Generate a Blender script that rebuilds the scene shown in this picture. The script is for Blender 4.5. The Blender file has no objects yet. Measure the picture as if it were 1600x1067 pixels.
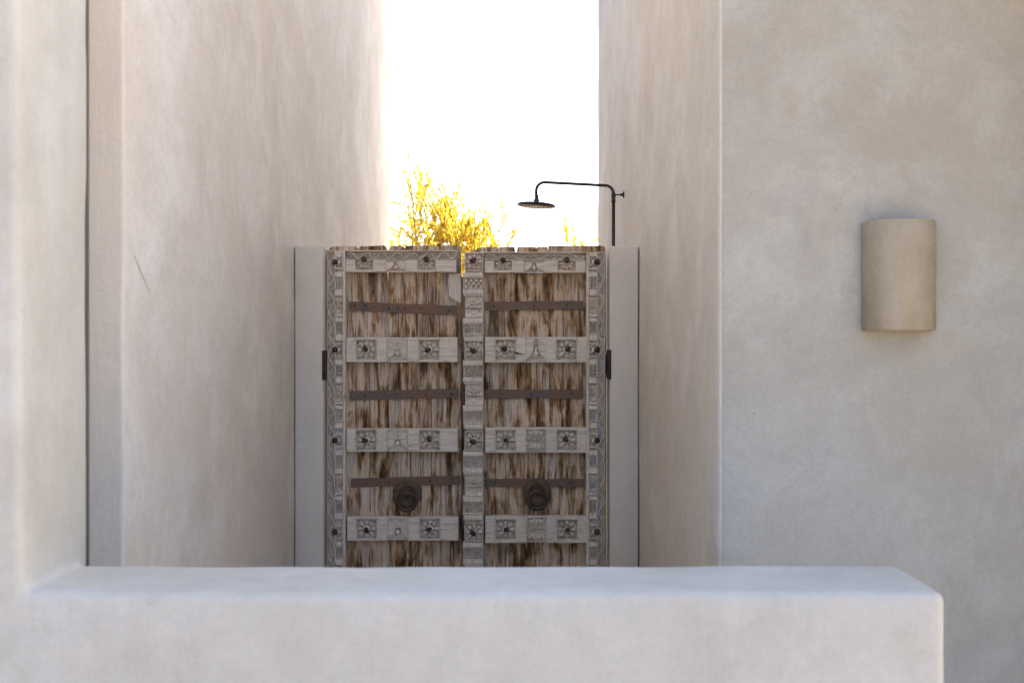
import bpy, bmesh, math, random
from mathutils import Vector, Matrix, noise

sc = bpy.context.scene
COL = sc.collection
RAD = math.radians

# ------------------------------------------------------------------ camera
F = 1800.0            # focal length in photo pixels (40.5 mm on a 36 mm sensor)
K = F/2222.2
EYE = 1.45
cam_d = bpy.data.cameras.new('camera')
cam = bpy.data.objects.new('camera', cam_d)
COL.objects.link(cam)
cam.location = (0, 0, EYE)
cam.rotation_euler = (RAD(90), 0, 0)
cam_d.lens = F*36/1600; cam_d.sensor_width = 36
cam_d.clip_start = 0.05; cam_d.clip_end = 3000
cam_d.dof.use_dof = True
cam_d.dof.focus_distance = 5.7*K
cam_d.dof.aperture_fstop = 6.3
sc.camera = cam

# ------------------------------------------------------------------ sky, sun, exposure
SUN_EL, SUN_AZ = RAD(36), RAD(57)      # azimuth from +Y towards +X
w = bpy.data.worlds.new('World'); sc.world = w; w.use_nodes = True
nt = w.node_tree; nt.nodes.clear()
sky = nt.nodes.new('ShaderNodeTexSky'); sky.sky_type = 'NISHITA'; sky.sun_disc = False
sky.sun_elevation = SUN_EL; sky.sun_rotation = SUN_AZ
sky.air_density = 0.55; sky.dust_density = 3.0; sky.ozone_density = 0.0
bg = nt.nodes.new('ShaderNodeBackground'); bg.inputs['Strength'].default_value = 0.15
wo = nt.nodes.new('ShaderNodeOutputWorld')
nt.links.new(sky.outputs[0], bg.inputs['Color']); nt.links.new(bg.outputs[0], wo.inputs['Surface'])
sd = bpy.data.lights.new('sun', 'SUN'); sun = bpy.data.objects.new('sun', sd); COL.objects.link(sun)
sd.energy = 4.5; sd.angle = RAD(0.6); sd.color = (1.0, 0.82, 0.60)
S = Vector((math.sin(SUN_AZ)*math.cos(SUN_EL), math.cos(SUN_AZ)*math.cos(SUN_EL), math.sin(SUN_EL)))
sun.rotation_euler = (-S).to_track_quat('-Z', 'Y').to_euler()
sun.location = S*60
vs = sc.view_settings
vs.view_transform = 'Standard'; vs.look = 'None'; vs.gamma = 1; vs.use_curve_mapping = False
vs.exposure = 2.47
sc.cycles.max_bounces = 12; sc.cycles.diffuse_bounces = 8

# ------------------------------------------------------------------ materials
class NT:
    def __init__(s, name):
        s.m = bpy.data.materials.new(name); s.m.use_nodes = True
        s.t = s.m.node_tree; s.t.nodes.clear()
        s.out = s.t.nodes.new('ShaderNodeOutputMaterial')
        s.co = s.t.nodes.new('ShaderNodeTexCoord')
        s.geo = s.t.nodes.new('ShaderNodeNewGeometry')
    def n(s, typ, **kw):
        nd = s.t.nodes.new(typ)
        for k, v in kw.items(): setattr(nd, k, v)
        return nd
    def l(s, a, b): s.t.links.new(a, b)
    def val(s, x, sock):
        if hasattr(x, 'is_output'): s.l(x, sock)
        else: sock.default_value = x
    def mapped(s, scale, src='pos', off=(0, 0, 0)):
        mp = s.n('ShaderNodeMapping'); mp.inputs['Scale'].default_value = scale
        mp.inputs['Location'].default_value = off
        s.l(s.geo.outputs['Position'] if src == 'pos' else s.co.outputs['Object'], mp.inputs['Vector'])
        return mp.outputs[0]
    def noise(s, vec, scale, detail=6, rough=.6, dist=0):
        nd = s.n('ShaderNodeTexNoise'); nd.inputs['Scale'].default_value = scale
        nd.inputs['Detail'].default_value = detail; nd.inputs['Roughness'].default_value = rough
        nd.inputs['Distortion'].default_value = dist
        s.l(vec, nd.inputs['Vector']); return nd.outputs['Fac']
    def ramp(s, fac, stops):
        r = s.n('ShaderNodeValToRGB'); e = r.color_ramp.elements
        while len(e) < len(stops): e.new(0.5)
        for i, (p, c) in enumerate(stops):
            e[i].position = p
            e[i].color = (c, c, c, 1) if not isinstance(c, tuple) else (*c, 1)
        s.l(fac, r.inputs[0]); return r.outputs[0]
    def mix(s, fac, a, b, mode='MIX'):
        m = s.n('ShaderNodeMix', data_type='RGBA', blend_type=mode)
        s.val(fac, m.inputs[0])
        for x, k in ((a, 6), (b, 7)):
            if isinstance(x, tuple): m.inputs[k].default_value = (*x, 1)
            else: s.l(x, m.inputs[k])
        return m.outputs[2]
    def math(s, op, a, b=0.0):
        m = s.n('ShaderNodeMath', operation=op); s.val(a, m.inputs[0]); s.val(b, m.inputs[1])
        return m.outputs[0]
    def bump(s, h, strength, dist, prev=None):
        b = s.n('ShaderNodeBump'); b.inputs['Strength'].default_value = strength
        b.inputs['Distance'].default_value = dist; s.l(h, b.inputs['Height'])
        if prev is not None: s.l(prev, b.inputs['Normal'])
        return b.outputs[0]
    def bsdf(s, col, rough, normal=None, metal=0.0, spec=0.5):
        p = s.n('ShaderNodeBsdfPrincipled')
        if isinstance(col, tuple): p.inputs['Base Color'].default_value = (*col, 1)
        else: s.l(col, p.inputs['Base Color'])
        s.val(rough, p.inputs['Roughness']); s.val(metal, p.inputs['Metallic'])
        p.inputs['Specular IOR Level'].default_value = spec
        if normal is not None: s.l(normal, p.inputs['Normal'])
        s.l(p.outputs[0], s.out.inputs['Surface']); return p

def plaster(name, base, warm, pale, stretch=(1, 1, 1), streak=0.35, rough=.55, seed=0, spec=.5, amt=1.0, sy=1.0, grain=.22):
    m = NT(name)
    big = m.noise(m.mapped(stretch, off=(seed, seed*1.7, 0)), 1.3, 7, .62, .25)
    c = m.mix(m.ramp(big, [(.36, 0.0), (.62, amt)]), base, warm)
    mid = m.noise(m.mapped(stretch, off=(seed+5, 3, seed)), 3.6, 11, .72, .35)
    c = m.mix(m.ramp(mid, [(.47, 0.0), (.70, .8*amt)]), c, pale)
    st = m.noise(m.mapped((6.5, 6.5*sy, .9), off=(seed, 0, 0)), 2.0, 9, .70, .5)
    c = m.mix(m.ramp(st, [(.54, 0.0), (.72, streak)]), c, pale)
    dk = m.noise(m.mapped((stretch[0]*1.3, stretch[1]*1.3, stretch[2]*1.6), off=(2, seed, 9)), 2.6, 11, .75, .3)
    c = m.mix(m.ramp(dk, [(.32, .42*amt), (.50, 0.0)]), c, tuple(x*.66 for x in base))
    cl = m.noise(m.mapped((1, 1, 1), off=(seed, 1, 7)), 22, 8, .75, .2)
    c = m.mix(m.ramp(cl, [(.34, .22*amt), (.52, 0.0)]), c, tuple(x*.68 for x in base))
    # thin pale trowel scuffs
    sv = m.noise(m.mapped((4.2, 4.2*sy, 1.0), off=(seed*2, 5, 2)), 3.2, 10, .78, .9)
    c = m.mix(m.ramp(sv, [(.655, 0.0), (.70, .6*amt)]), c, tuple(min(.85, x*1.12) for x in pale))
    pit = m.n('ShaderNodeTexVoronoi'); pit.inputs['Scale'].default_value = 9
    m.l(m.mapped((1, 1, 1)), pit.inputs['Vector'])
    c = m.mix(m.ramp(pit.outputs['Distance'], [(.018, .55), (.03, 0.0)]), c, tuple(x*.3 for x in base))
    fine = m.noise(m.mapped((1, 1, 1)), 115, 5, .75)
    c = m.mix(m.ramp(fine, [(.32, grain), (.60, 0.0)]), c, tuple(x*.5 for x in base))
    rg = m.ramp(mid, [(.3, rough+.12), (.7, rough-.1)])
    n1 = m.bump(m.math('ADD', mid, m.math('MULTIPLY', sv, .5)), .3, .02); n2 = m.bump(fine, grain*.7, .004, n1); n3 = m.bump(st, .12, .01, n2)
    m.bsdf(c, rg, n3, spec=spec)
    return m.m

def grey_wood(name, base, grain_axis):
    m = NT(name)
    sc_ = (26, 26, 1.6) if grain_axis == 'z' else (1.6, 26, 26)
    g = m.noise(m.mapped(sc_), 9, 6, .7, .3)
    patch = m.noise(m.mapped((1, 1, 1)), 7, 6, .65, .5)
    c = m.mix(m.ramp(patch, [(.35, 0.0), (.7, .8)]), base, (base[0]*1.0, base[1]*.93, base[2]*.84))
    c = m.mix(m.ramp(g, [(.32, .75), (.5, 0.0)]), c, tuple(x*.38 for x in base))
    c = m.mix(m.ramp(g, [(.55, 0.0), (.8, .55)]), c, tuple(min(1, x*1.45) for x in base))
    st = m.noise(m.mapped((1, 1, 1), off=(4, 4, 4)), 14, 5, .7, 1.0)
    c = m.mix(m.ramp(st, [(.60, 0.0), (.76, .7)]), c, (.13, .082, .045))
    n = m.bump(g, .7, .006)
    n = m.bump(m.noise(m.mapped((1, 1, 1)), 60, 5, .7), .35, .004, n)
    m.bsdf(c, .86, n, spec=.25)
    return m.m

def plank_wood(name):
    m = NT(name)
    oi = m.n('ShaderNodeObjectInfo')
    rnd = m.math('MULTIPLY', oi.outputs['Random'], 30.0)
    comb = m.n('ShaderNodeCombineXYZ'); m.l(rnd, comb.inputs[0]); m.l(rnd, comb.inputs[2])
    add = m.n('ShaderNodeVectorMath', operation='ADD')
    m.l(m.geo.outputs['Position'], add.inputs[0]); m.l(comb.outputs[0], add.inputs[1])
    def mp(scale):
        q = m.n('ShaderNodeMapping'); q.inputs['Scale'].default_value = scale
        m.l(add.outputs[0], q.inputs['Vector']); return q.outputs[0]
    huge = m.noise(mp((1, 1, .6)), 6.0, 5, .6, .6)
    streak = m.noise(mp((1, 1, .085)), 34, 8, .68, .8)
    blot = m.noise(mp((1, 1, .40)), 15, 6, .62, .7)
    k = m.math('ADD', m.math('MULTIPLY', streak, .66), m.math('MULTIPLY', blot, .60))
    k = m.math('ADD', k, m.math('MULTIPLY', m.math('SUBTRACT', huge, .5), .22))
    c = m.ramp(k, [(.45, (.026, .015, .008)), (.525, (.11, .058, .024)), (.59, (.34, .205, .10)),
                   (.65, (.60, .45, .31)), (.80, (.66, .58, .48))])
    gp = m.noise(mp((1, 1, .3)), 6.5, 5, .6, .8)
    c = m.mix(m.ramp(gp, [(.52, 0.0), (.68, .6)]), c, m.ramp(streak, [(.36, (.09, .075, .058)), (.5, (.36, .305, .25)), (.7, (.56, .50, .43))]))
    rd = m.noise(mp((1, 1, .2)), 10, 4, .6)
    c = m.mix(m.ramp(rd, [(.62, 0.0), (.75, .5)]), c, (.16, .06, .022))
    fg = m.noise(mp((1, 1, .05)), 120, 5, .75)
    c = m.mix(m.ramp(fg, [(.36, .75), (.5, 0.0)]), c, (.03, .02, .012))
    n = m.bump(streak, .9, .008); n = m.bump(fg, .5, .004, n)
    m.bsdf(c, .88, n, spec=.2)
    return m.m

def iron(name, a, b, metal=.35, rough=.62):
    m = NT(name)
    p = m.noise(m.mapped((1, 1, 1)), 16, 7, .7, .7)
    q = m.noise(m.mapped((1, 1, 1)), 120, 4, .7)
    c = m.mix(m.ramp(p, [(.40, 0.0), (.62, 1.0)]), a, b)
    c = m.mix(m.ramp(q, [(.3, .5), (.55, 0.0)]), c, tuple(x*.3 for x in a))
    m.bsdf(c, rough, m.bump(q, .5, .002), metal=metal)
    return m.m

def simple(name, col, rough, metal=0, spec=.5, nscale=40, namt=.15, bumpd=.001):
    m = NT(name)
    q = m.noise(m.mapped((1, 1, 1)), nscale, 5, .65)
    c = m.mix(m.ramp(q, [(.3, namt*2), (.65, 0.0)]), col, tuple(x*.6 for x in col))
    m.bsdf(c, rough, m.bump(q, .25, bumpd), metal=metal, spec=spec)
    return m.m

def leaf_mat(name, col, col2):
    m = NT(name)
    q = m.noise(m.mapped((1, 1, 1)), 9, 3, .6)
    c = m.mix(m.ramp(q, [(.35, 0.0), (.65, 1.0)]), col, col2)
    d = m.n('ShaderNodeBsdfPrincipled'); m.l(c, d.inputs['Base Color']); d.inputs['Roughness'].default_value = .55
    t = m.n('ShaderNodeBsdfTranslucent'); m.l(c, t.inputs['Color'])
    mx = m.n('ShaderNodeMixShader'); mx.inputs[0].default_value = .55
    m.l(d.outputs[0], mx.inputs[1]); m.l(t.outputs[0], mx.inputs[2]); m.l(mx.outputs[0], m.out.inputs['Surface'])
    return m.m

P_BASE, P_WARM, P_PALE = (.46, .405, .36), (.42, .35, .29), (.56, .51, .475)
MAT = dict(
    passage=plaster('passage_plaster', (.67, .635, .565), (.62, .565, .475), (.75, .735, .69), (1.9, .75, .8), .3, .66, 3, .22, sy=.3),
    house=plaster('house_plaster', (.39, .39, .345), (.335, .315, .258), (.44, .448, .415), (1, 1, 1), .08, .55, 11),
    parapet=plaster('parapet_plaster', (.405, .407, .372), (.375, .362, .315), (.45, .458, .435), (1.1, 1.1, .9), .6, .65, 23, grain=.12),
    post=plaster('post_plaster', (.64, .59, .51), (.61, .56, .475), (.67, .63, .555), (2, 2, 1), .15, .6, 51, .3, .6, grain=.05),
    slab=plaster('jamb_plaster', (.74, .69, .60), (.71, .65, .55), (.77, .72, .64), (1, 1, 1), .1, .6, 61, .3, .5, grain=.05),
    sconce=plaster('sconce_clay', (.35, .305, .215), (.31, .255, .165), (.38, .335, .25), (3, 3, 3), .1, .6, 31),
    wood_v=grey_wood('carved_wood_upright', (.70, .635, .55), 'z'),
    wood_h=grey_wood('carved_wood_crosswise', (.70, .635, .545), 'x'),
    plank=plank_wood('plank_wood'),
    strap=iron('rusty_strap_iron', (.13, .108, .092), (.21, .11, .06)),
    nail=iron('nail_iron', (.045, .032, .025), (.11, .055, .03)),
    ring=iron('ring_iron', (.06, .052, .045), (.10, .07, .045), .6, .42),
    plate=iron('pull_plate_iron', (.085, .06, .038), (.15, .085, .04), .2, .7),
    hinge=iron('hinge_iron', (.035, .025, .02), (.075, .04, .025)),
    black=simple('black_bronze', (.035, .034, .030), .45, metal=.5, nscale=60),
    dark=simple('dark_grey', (.045, .045, .038), .5, nscale=30),
    stone=plaster('ground_stone', (.43, .35, .255), (.38, .30, .21), (.46, .39, .30), (1, 1, 1), .1, .8, 41),
    leaf=leaf_mat('yellow_leaf', (.60, .43, .035), (.42, .38, .05)),
    bark=simple('bark', (.16, .11, .07), .9, nscale=30, namt=.3),
    bulb=simple('lamp_glass', (.75, .73, .68), .3),
)

# ------------------------------------------------------------------ helpers
class MB:
    """collects shapes, builds ONE mesh object"""
    def __init__(s): s.v = []; s.f = []; s.sm = []
    def add(s, vs_, fs, smooth=False):
        o = len(s.v); s.v += [tuple(v) for v in vs_]
        s.f += [tuple(i+o for i in f) for f in fs]; s.sm += [smooth]*len(fs)
    def box(s, x0, x1, y0, y1, z0, z1, c=0.0):
        """box whose front (y0) edges are chamfered by c"""
        if c <= 0:
            s.add([(x0,y0,z0),(x1,y0,z0),(x1,y0,z1),(x0,y0,z1),(x0,y1,z0),(x1,y1,z0),(x1,y1,z1),(x0,y1,z1)],
                  [(0,1,2,3),(5,4,7,6),(4,0,3,7),(1,5,6,2),(3,2,6,7),(4,5,1,0)])
        else:
            c = min(c, .45*(x1-x0), .45*(z1-z0), .9*(y1-y0))
            def ring(x0,x1,y,z0,z1): return [(x0,y,z0),(x1,y,z0),(x1,y,z1),(x0,y,z1)]
            v = ring(x0+c,x1-c,y0,z0+c,z1-c)+ring(x0,x1,y0+c,z0,z1)+ring(x0,x1,y1,z0,z1)
            f = [(0,1,2,3),(11,10,9,8)]
            for a in (0, 4):
                for i in range(4):
                    j = (i+1) % 4; f.append((a+i, a+4+i, a+4+j, a+j))
            s.add(v, f)
    def prism(s, poly, y0, y1, c=0.0):
        """polygon in x,z extruded from y0 (front) to y1; front edges chamfered by c"""
        n = len(poly); cx = sum(p[0] for p in poly)/n; cz = sum(p[1] for p in poly)/n
        rings = []
        if c > 0:
            r = []
            for x, z in poly:
                d = math.hypot(x-cx, z-cz) or 1; k = max(.3, 1-c/d); r.append((cx+(x-cx)*k, y0, cz+(z-cz)*k))
            rings.append(r); rings.append([(x, y0+c, z) for x, z in poly])
        else: rings.append([(x, y0, z) for x, z in poly])
        rings.append([(x, y1, z) for x, z in poly])
        v = [p for r in rings for p in r]; f = [tuple(range(n)), tuple(range(len(v)-1, len(v)-n-1, -1))]
        for a in range(len(rings)-1):
            for i in range(n):
                j = (i+1) % n; f.append((a*n+i, a*n+n+i, a*n+n+j, a*n+j))
        s.add(v, f)
    def tube(s, pts, r, seg=6, closed=False, flat=1.0, caps=True):
        """round bar along points; r a number or list; flat squeezes it along y"""
        pts = [Vector(p) for p in pts]; n = len(pts)
        rs = r if isinstance(r, (list, tuple)) else [r]*n
        v = []; up = None
        for i, p in enumerate(pts):
            a = pts[(i-1) % n] if (closed or i) else pts[0]
            b = pts[(i+1) % n] if (closed or i < n-1) else pts[-1]
            t = (b-a).normalized()
            if up is None:
                up = Vector((0, 1, 0)) if abs(t.y) < .9 else Vector((1, 0, 0))
            up = (up - t*up.dot(t)).normalized(); sd_ = t.cross(up)
            for k in range(seg):
                an = 2*math.pi*k/seg
                o = up*math.cos(an)*rs[i] + sd_*math.sin(an)*rs[i]
                o.y *= flat
                v.append(p+o)
        f = []
        for i in range(n if closed else n-1):
            j = (i+1) % n
            for k in range(seg):
                q = (k+1) % seg; f.append((i*seg+k, i*seg+q, j*seg+q, j*seg+k))
        if not closed and caps:
            f.append(tuple(range(seg-1, -1, -1))); f.append(tuple((n-1)*seg+k for k in range(seg)))
        s.add(v, f, True)
    def dome(s, x, y, z, r, h, seg=10, rings=3, wob=0, rnd=None):
        """boss standing out towards -y"""
        v = []; f = []
        for i in range(rings):
            a = (math.pi/2)*i/rings
            for k in range(seg):
                t = 2*math.pi*k/seg
                rr = r*math.cos(a)*(1+(rnd.uniform(-wob, wob) if rnd else 0))
                v.append((x+rr*math.cos(t), y-h*math.sin(a), z+rr*math.sin(t)))
        v.append((x, y-h, z))
        for i in range(rings-1):
            for k in range(seg):
                q = (k+1) % seg; f.append((i*seg+k, i*seg+q, (i+1)*seg+q, (i+1)*seg+k))
        for k in range(seg): f.append(((rings-1)*seg+k, (rings-1)*seg+(k+1) % seg, len(v)-1))
        f.append(tuple(range(seg-1, -1, -1)))
        s.add(v, f, True)
    def petal(s, x, y, z, ang, r0, r1, wd, h):
        """pointed carved leaf lying on plane y, ridge h proud"""
        ca, sa = math.cos(ang), math.sin(ang)
        def p(u, v_, hh): return (x+ca*u-sa*v_, y-hh, z+sa*u+ca*v_)
        m_ = r0+(r1-r0)*.48
        v = [p(r0,0,h*.62), p(m_,wd,h*.62), p(r1,0,h*.70), p(m_,-wd,h*.62), p(m_,0,h),
             p(r0,0,-.003), p(m_,wd*1.06,-.003), p(r1*1.01,0,-.003), p(m_,-wd*1.06,-.003)]
        s.add(v, [(0,4,1),(1,4,2),(2,4,3),(3,4,0),(0,1,6,5),(1,2,7,6),(2,3,8,7),(3,0,5,8)])
    def lathe(s, prof, c, seg=24, axis='z'):
        """profile (radius, height) turned round a vertical axis at c"""
        v = []; f = []; n = len(prof)
        for r, h in prof:
            for k in range(seg):
                t = 2*math.pi*k/seg
                o = (r*math.cos(t), r*math.sin(t), h)
                if axis == 'y': o = (r*math.cos(t), -h, r*math.sin(t))
                if axis == 'x': o = (h, r*math.cos(t), r*math.sin(t))
                v.append((c[0]+o[0], c[1]+o[1], c[2]+o[2]))
        for i in range(n-1):
            for k in range(seg):
                q = (k+1) % seg; f.append((i*seg+k, i*seg+q, (i+1)*seg+q, (i+1)*seg+k))
        f.append(tuple(range(seg-1, -1, -1))); f.append(tuple((n-1)*seg+k for k in range(seg)))
        s.add(v, f, True)
    def mesh(s, name, mat, org=(0, 0, 0)):
        me = bpy.data.meshes.new(name)
        me.from_pydata([(a-org[0], b-org[1], c-org[2]) for a, b, c in s.v], [], s.f)
        me.polygons.foreach_set('use_smooth', s.sm)
        bm = bmesh.new(); bm.from_mesh(me); bmesh.ops.recalc_face_normals(bm, faces=bm.faces); bm.to_mesh(me); bm.free()
        me.materials.append(mat); me.update(); return me
    def build(s, name, mat, parent=None, org=(0, 0, 0), loc=None):
        return link(name, s.mesh(name, mat, org), parent, loc)

def link(name, me, parent=None, loc=None):
    o = bpy.data.objects.new(name, me); COL.objects.link(o)
    if parent is not None: o.parent = parent
    if loc is not None: o.location = loc
    return o
def tag(o, label=None, cat=None, group=None, kind=None):
    for k, v in (('label', label), ('category', cat), ('group', group), ('kind', kind)):
        if v: o[k] = v
    return o
def thing(name, loc, label, cat, group=None):
    o = bpy.data.objects.new(name, None); COL.objects.link(o); o.location = loc
    o.empty_display_size = .1
    return tag(o, label, cat, group)

def cells(xs, ys, zs, occ, bevel, name, mat, sub=.16, wob=.002, warp=None, wseed=0, seg=3):
    """solid made of grid cells: continuous plaster mass with rounded, slightly wavy edges"""
    bm = bmesh.new(); vc = {}
    def V(i, j, k):
        if (i, j, k) not in vc: vc[(i, j, k)] = bm.verts.new((xs[i], ys[j], zs[k]))
        return vc[(i, j, k)]
    oc = set(occ)
    for (i, j, k) in oc:
        for d, q in (((-1,0,0), [(0,0,0),(0,0,1),(0,1,1),(0,1,0)]), ((1,0,0), [(1,0,0),(1,1,0),(1,1,1),(1,0,1)]),
                     ((0,-1,0), [(0,0,0),(1,0,0),(1,0,1),(0,0,1)]), ((0,1,0), [(0,1,0),(0,1,1),(1,1,1),(1,1,0)]),
                     ((0,0,-1), [(0,0,0),(0,1,0),(1,1,0),(1,0,0)]), ((0,0,1), [(0,0,1),(1,0,1),(1,1,1),(0,1,1)])):
            if (i+d[0], j+d[1], k+d[2]) not in oc:
                bm.faces.new([V(i+a, j+b, k+c) for a, b, c in q])
    bmesh.ops.recalc_face_normals(bm, faces=bm.faces)
    bmesh.ops.dissolve_limit(bm, angle_limit=.01, verts=bm.verts, edges=bm.edges)
    ed = [e for e in bm.edges if len(e.link_faces) == 2 and e.calc_face_angle(0) > .5]
    bmesh.ops.bevel(bm, geom=ed, offset=bevel, segments=seg, profile=.5, affect='EDGES', clamp_overlap=True)
    bmesh.ops.triangulate(bm, faces=[f for f in bm.faces if len(f.verts) > 4])
    for it in range(9):
        long = [e for e in bm.edges if e.calc_length() > sub]
        if not long: break
        bmesh.ops.subdivide_edges(bm, edges=long, cuts=1, use_grid_fill=False)
        bmesh.ops.triangulate(bm, faces=[f for f in bm.faces if len(f.verts) > 4])
        if len(bm.verts) > 60000: break
    for v in bm.verts:
        p = v.co.copy()
        if warp: v.co = warp(v.co)
        o = Vector((wseed, 3*wseed, 0))
        n_ = noise.noise_vector(p*2.3+o)*wob + noise.noise_vector(p*9+o)*wob*.55
        v.co += n_
    bmesh.ops.recalc_face_normals(bm, faces=bm.faces)
    me = bpy.data.meshes.new(name); bm.to_mesh(me); bm.free()
    me.polygons.foreach_set('use_smooth', [True]*len(me.polygons))
    me.materials.append(mat); me.update()
    try: me.set_sharp_from_angle(angle=RAD(50))
    except Exception: pass
    return link(name, me)

# ------------------------------------------------------------------ ground and masonry
XL, XR = -.859, .5015            # inner faces of the passage walls
H = 4.7
g = MB(); N = 40; R_ = 1500
gv = []
for i in range(N+1):
    for j in range(N+1):
        a = (i/N*2-1); b = (j/N*2-1)
        gv.append((math.copysign(abs(a)**3, a)*R_, math.copysign(abs(b)**3, b)*R_, 0))
g.add(gv, [(i*(N+1)+j, (i+1)*(N+1)+j, (i+1)*(N+1)+j+1, i*(N+1)+j+1) for i in range(N) for j in range(N)])
tag(g.build('ground', MAT['stone']), kind='structure')

YP = 2.0*K                      # front of parapet
zt = EYE - 392/F*YP             # its top
xe = 678/F*YP                   # its free end
def lean(co):
    if co.y < 2.6*K and -.75 < co.x < -.63: co.x -= (co.z-zt)*.009*max(0, 1-(co.y-YP)/(.157*YP))
    return co
o = cells([-4.2, -.688, xe], [YP, YP+.125*YP, YP+.157*YP], [-.02, zt, H],
          [(0,0,0),(0,0,1),(0,1,0),(0,1,1),(1,0,0)], .015, 'parapet_wall', MAT['parapet'], .07, .003, lean, 5)
tag(o, 'pale lavender-white plaster parapet rising into a tall pier, in front of the carved doors', 'wall')

pw = o = cells([-4.2, XL], [3.165*K, 10.05*K], [-.02, 4.15], [(0,0,0)], .014, 'passage_wall', MAT['passage'], .2, .003, None, 9, 4)
tag(o, 'tall streaky plaster wall whose far end glows warm beside the yellow shrub', 'wall')
o = cells([XR, .77, 4.2], [3.45*K, 8.316*K, 9.4], [-.02, H, 5.9], [(0,0,0),(1,0,0),(1,1,0),(1,1,1)], .016, 'house_wall', MAT['house'], .2, .003, None, 14, 3)  # taller rear wing is unseen, added to keep direct sun off the passage wall
tag(o, 'grey-beige plaster wall carrying the clay sconce and the shower pipe', 'wall')
house = o
def second_mat(o, mat, test):
    o.data.materials.append(mat)
    for p in o.data.polygons:
        if test(p.normal): p.material_index = 1
second_mat(house, MAT['passage'], lambda n_: n_.x < -.6)
second_mat(pw, MAT['slab'], lambda n_: n_.y < -.8)
# porch round the corner on the house side
o = cells([1.75, 1.95], [2.5*K, 3.445*K], [-.02, 2.41], [(0,0,0)], .012, 'porch_wall', MAT['house'], .25, .003, None, 19)
tag(o, 'plaster side wall of the porch beyond the clay sconce', 'wall')
o = cells([1.15, 4.2], [2.2*K, 3.445*K], [2.42, 2.64], [(0,0,0)], .012, 'porch_roof', MAT['house'], .25, .002, None, 21)
tag(o, 'flat plaster porch roof above the clay sconce', 'roof')

# thin dark strip along the back edge of the pier
m = MB()
fy = YP*1.157+.002; fx = -663.5/F*fy
m.box(fx-.06, fx, fy, fy+.008, .0, H-.1, .002)
tag(m.build('dark_strip', MAT['dark']), 'thin dark strip against the back of the plaster pier', 'frame')

# gate posts
YG = 5.60*K; SG = F/YG
for x0, x1, lab in ((459, 505, 'grey-beige square gate post standing against the streaky passage wall'),
                    (953, 999, 'grey square gate post under the shower riser pipe')):
    a, b = (x0-800)/SG, (x1-800)/SG
    if x0 < 800: a = XL+.004
    else: b = XR-.004
    o = cells([a, b], [YG, YG+.26], [.0, EYE+149/SG], [(0,0,0)], .005, 'gate_post', MAT['post'], .2, .0006, None, x0, 2)
    tag(o, lab, 'post', 'posts either side of the carved doors')

# ------------------------------------------------------------------ carved doors
YD = 5.70*K+.02; SD = F/(YD-.02)
def X(px): return (px-800)/SD
def Z(py): return EYE-(py-533)/SD
PX = 1/SD
ZB = .03
FR = YD-.046      # face of rails
FS = YD-.052      # face of stiles
rnd = random.Random(7)

def rosette_mesh(half, name, n=8, h=.021, open_top=0.0):
    """square sunk tile with a frame and an n-petalled flower, centred on origin, floor at y=0"""
    q = MB(); s_ = half; t = 1.4*PX
    r1 = half*.93; r0 = half*.33
    q.box(-s_, -s_+t, -h*.8, .002, -s_, s_, .001); q.box(s_-t, s_, -h*.8, .002, -s_, s_, .001)
    q.box(-s_+t, s_-t, -h*.8, .002, s_-t, s_, .001); q.box(-s_+t, s_-t, -h*.8, .002, -s_, -s_+t, .001)
    for k in range(n):
        a = 2*math.pi*k/n + math.pi/2
        q.petal(0, 0, 0, a, r0*1.0, r1, r1*.25, h*(1.0+.25*math.sin(k*2.3)))
    for sx in (-1, 1):                                   # corner leaves
        for sz in (-1, 1):
            q.add([(sx*(s_-t), .0005, sz*(s_-t)), (sx*(s_-t-half*.42), .0005, sz*(s_-t)), (sx*(s_-t), .0005, sz*(s_-t-half*.42)),
                   (sx*(s_-t-half*.13), -h*.75, sz*(s_-t-half*.13))], [(0,1,3),(1,2,3),(2,0,3),(0,2,1)])
    q.lathe([(r0*1.15, -.001), (r0*1.15, h*.7), (r0*.9, h*1.0), (r0*.5, h*1.0)], (0, 0, 0), 12, 'y')
    return q

def boss_mesh(r):
    q = MB(); rr = random.Random(3)
    q.dome(0, 0, 0, r, r*.95, 9, 3, .08, rr)
    q.dome(0, .002, 0, r*1.35, r*.35, 9, 2, .12, rr)
    return q

ROS = {}
def rosette(parent, org, px, py, half_px, floor_y, boss=True, mat='wood_h', bx=0, by=0):
    key = (half_px, mat)
    if key not in ROS: ROS[key] = rosette_mesh(half_px*PX, 'rosette').mesh('rosette', MAT[mat])
    link('rosette', ROS[key], parent, (X(px)-org[0], floor_y-org[1], Z(py)-org[2]))
    if boss:
        if 'boss' not in ROS: ROS['boss'] = boss_mesh(3.9*PX).mesh('nail_boss', MAT['nail'])
        b = link('nail_boss', ROS['boss'], parent, (X(px+bx)-org[0], floor_y-.021-org[1], Z(py+by)-org[2]))
        b.rotation_euler = (0, rnd.uniform(0, 6), 0)

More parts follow.
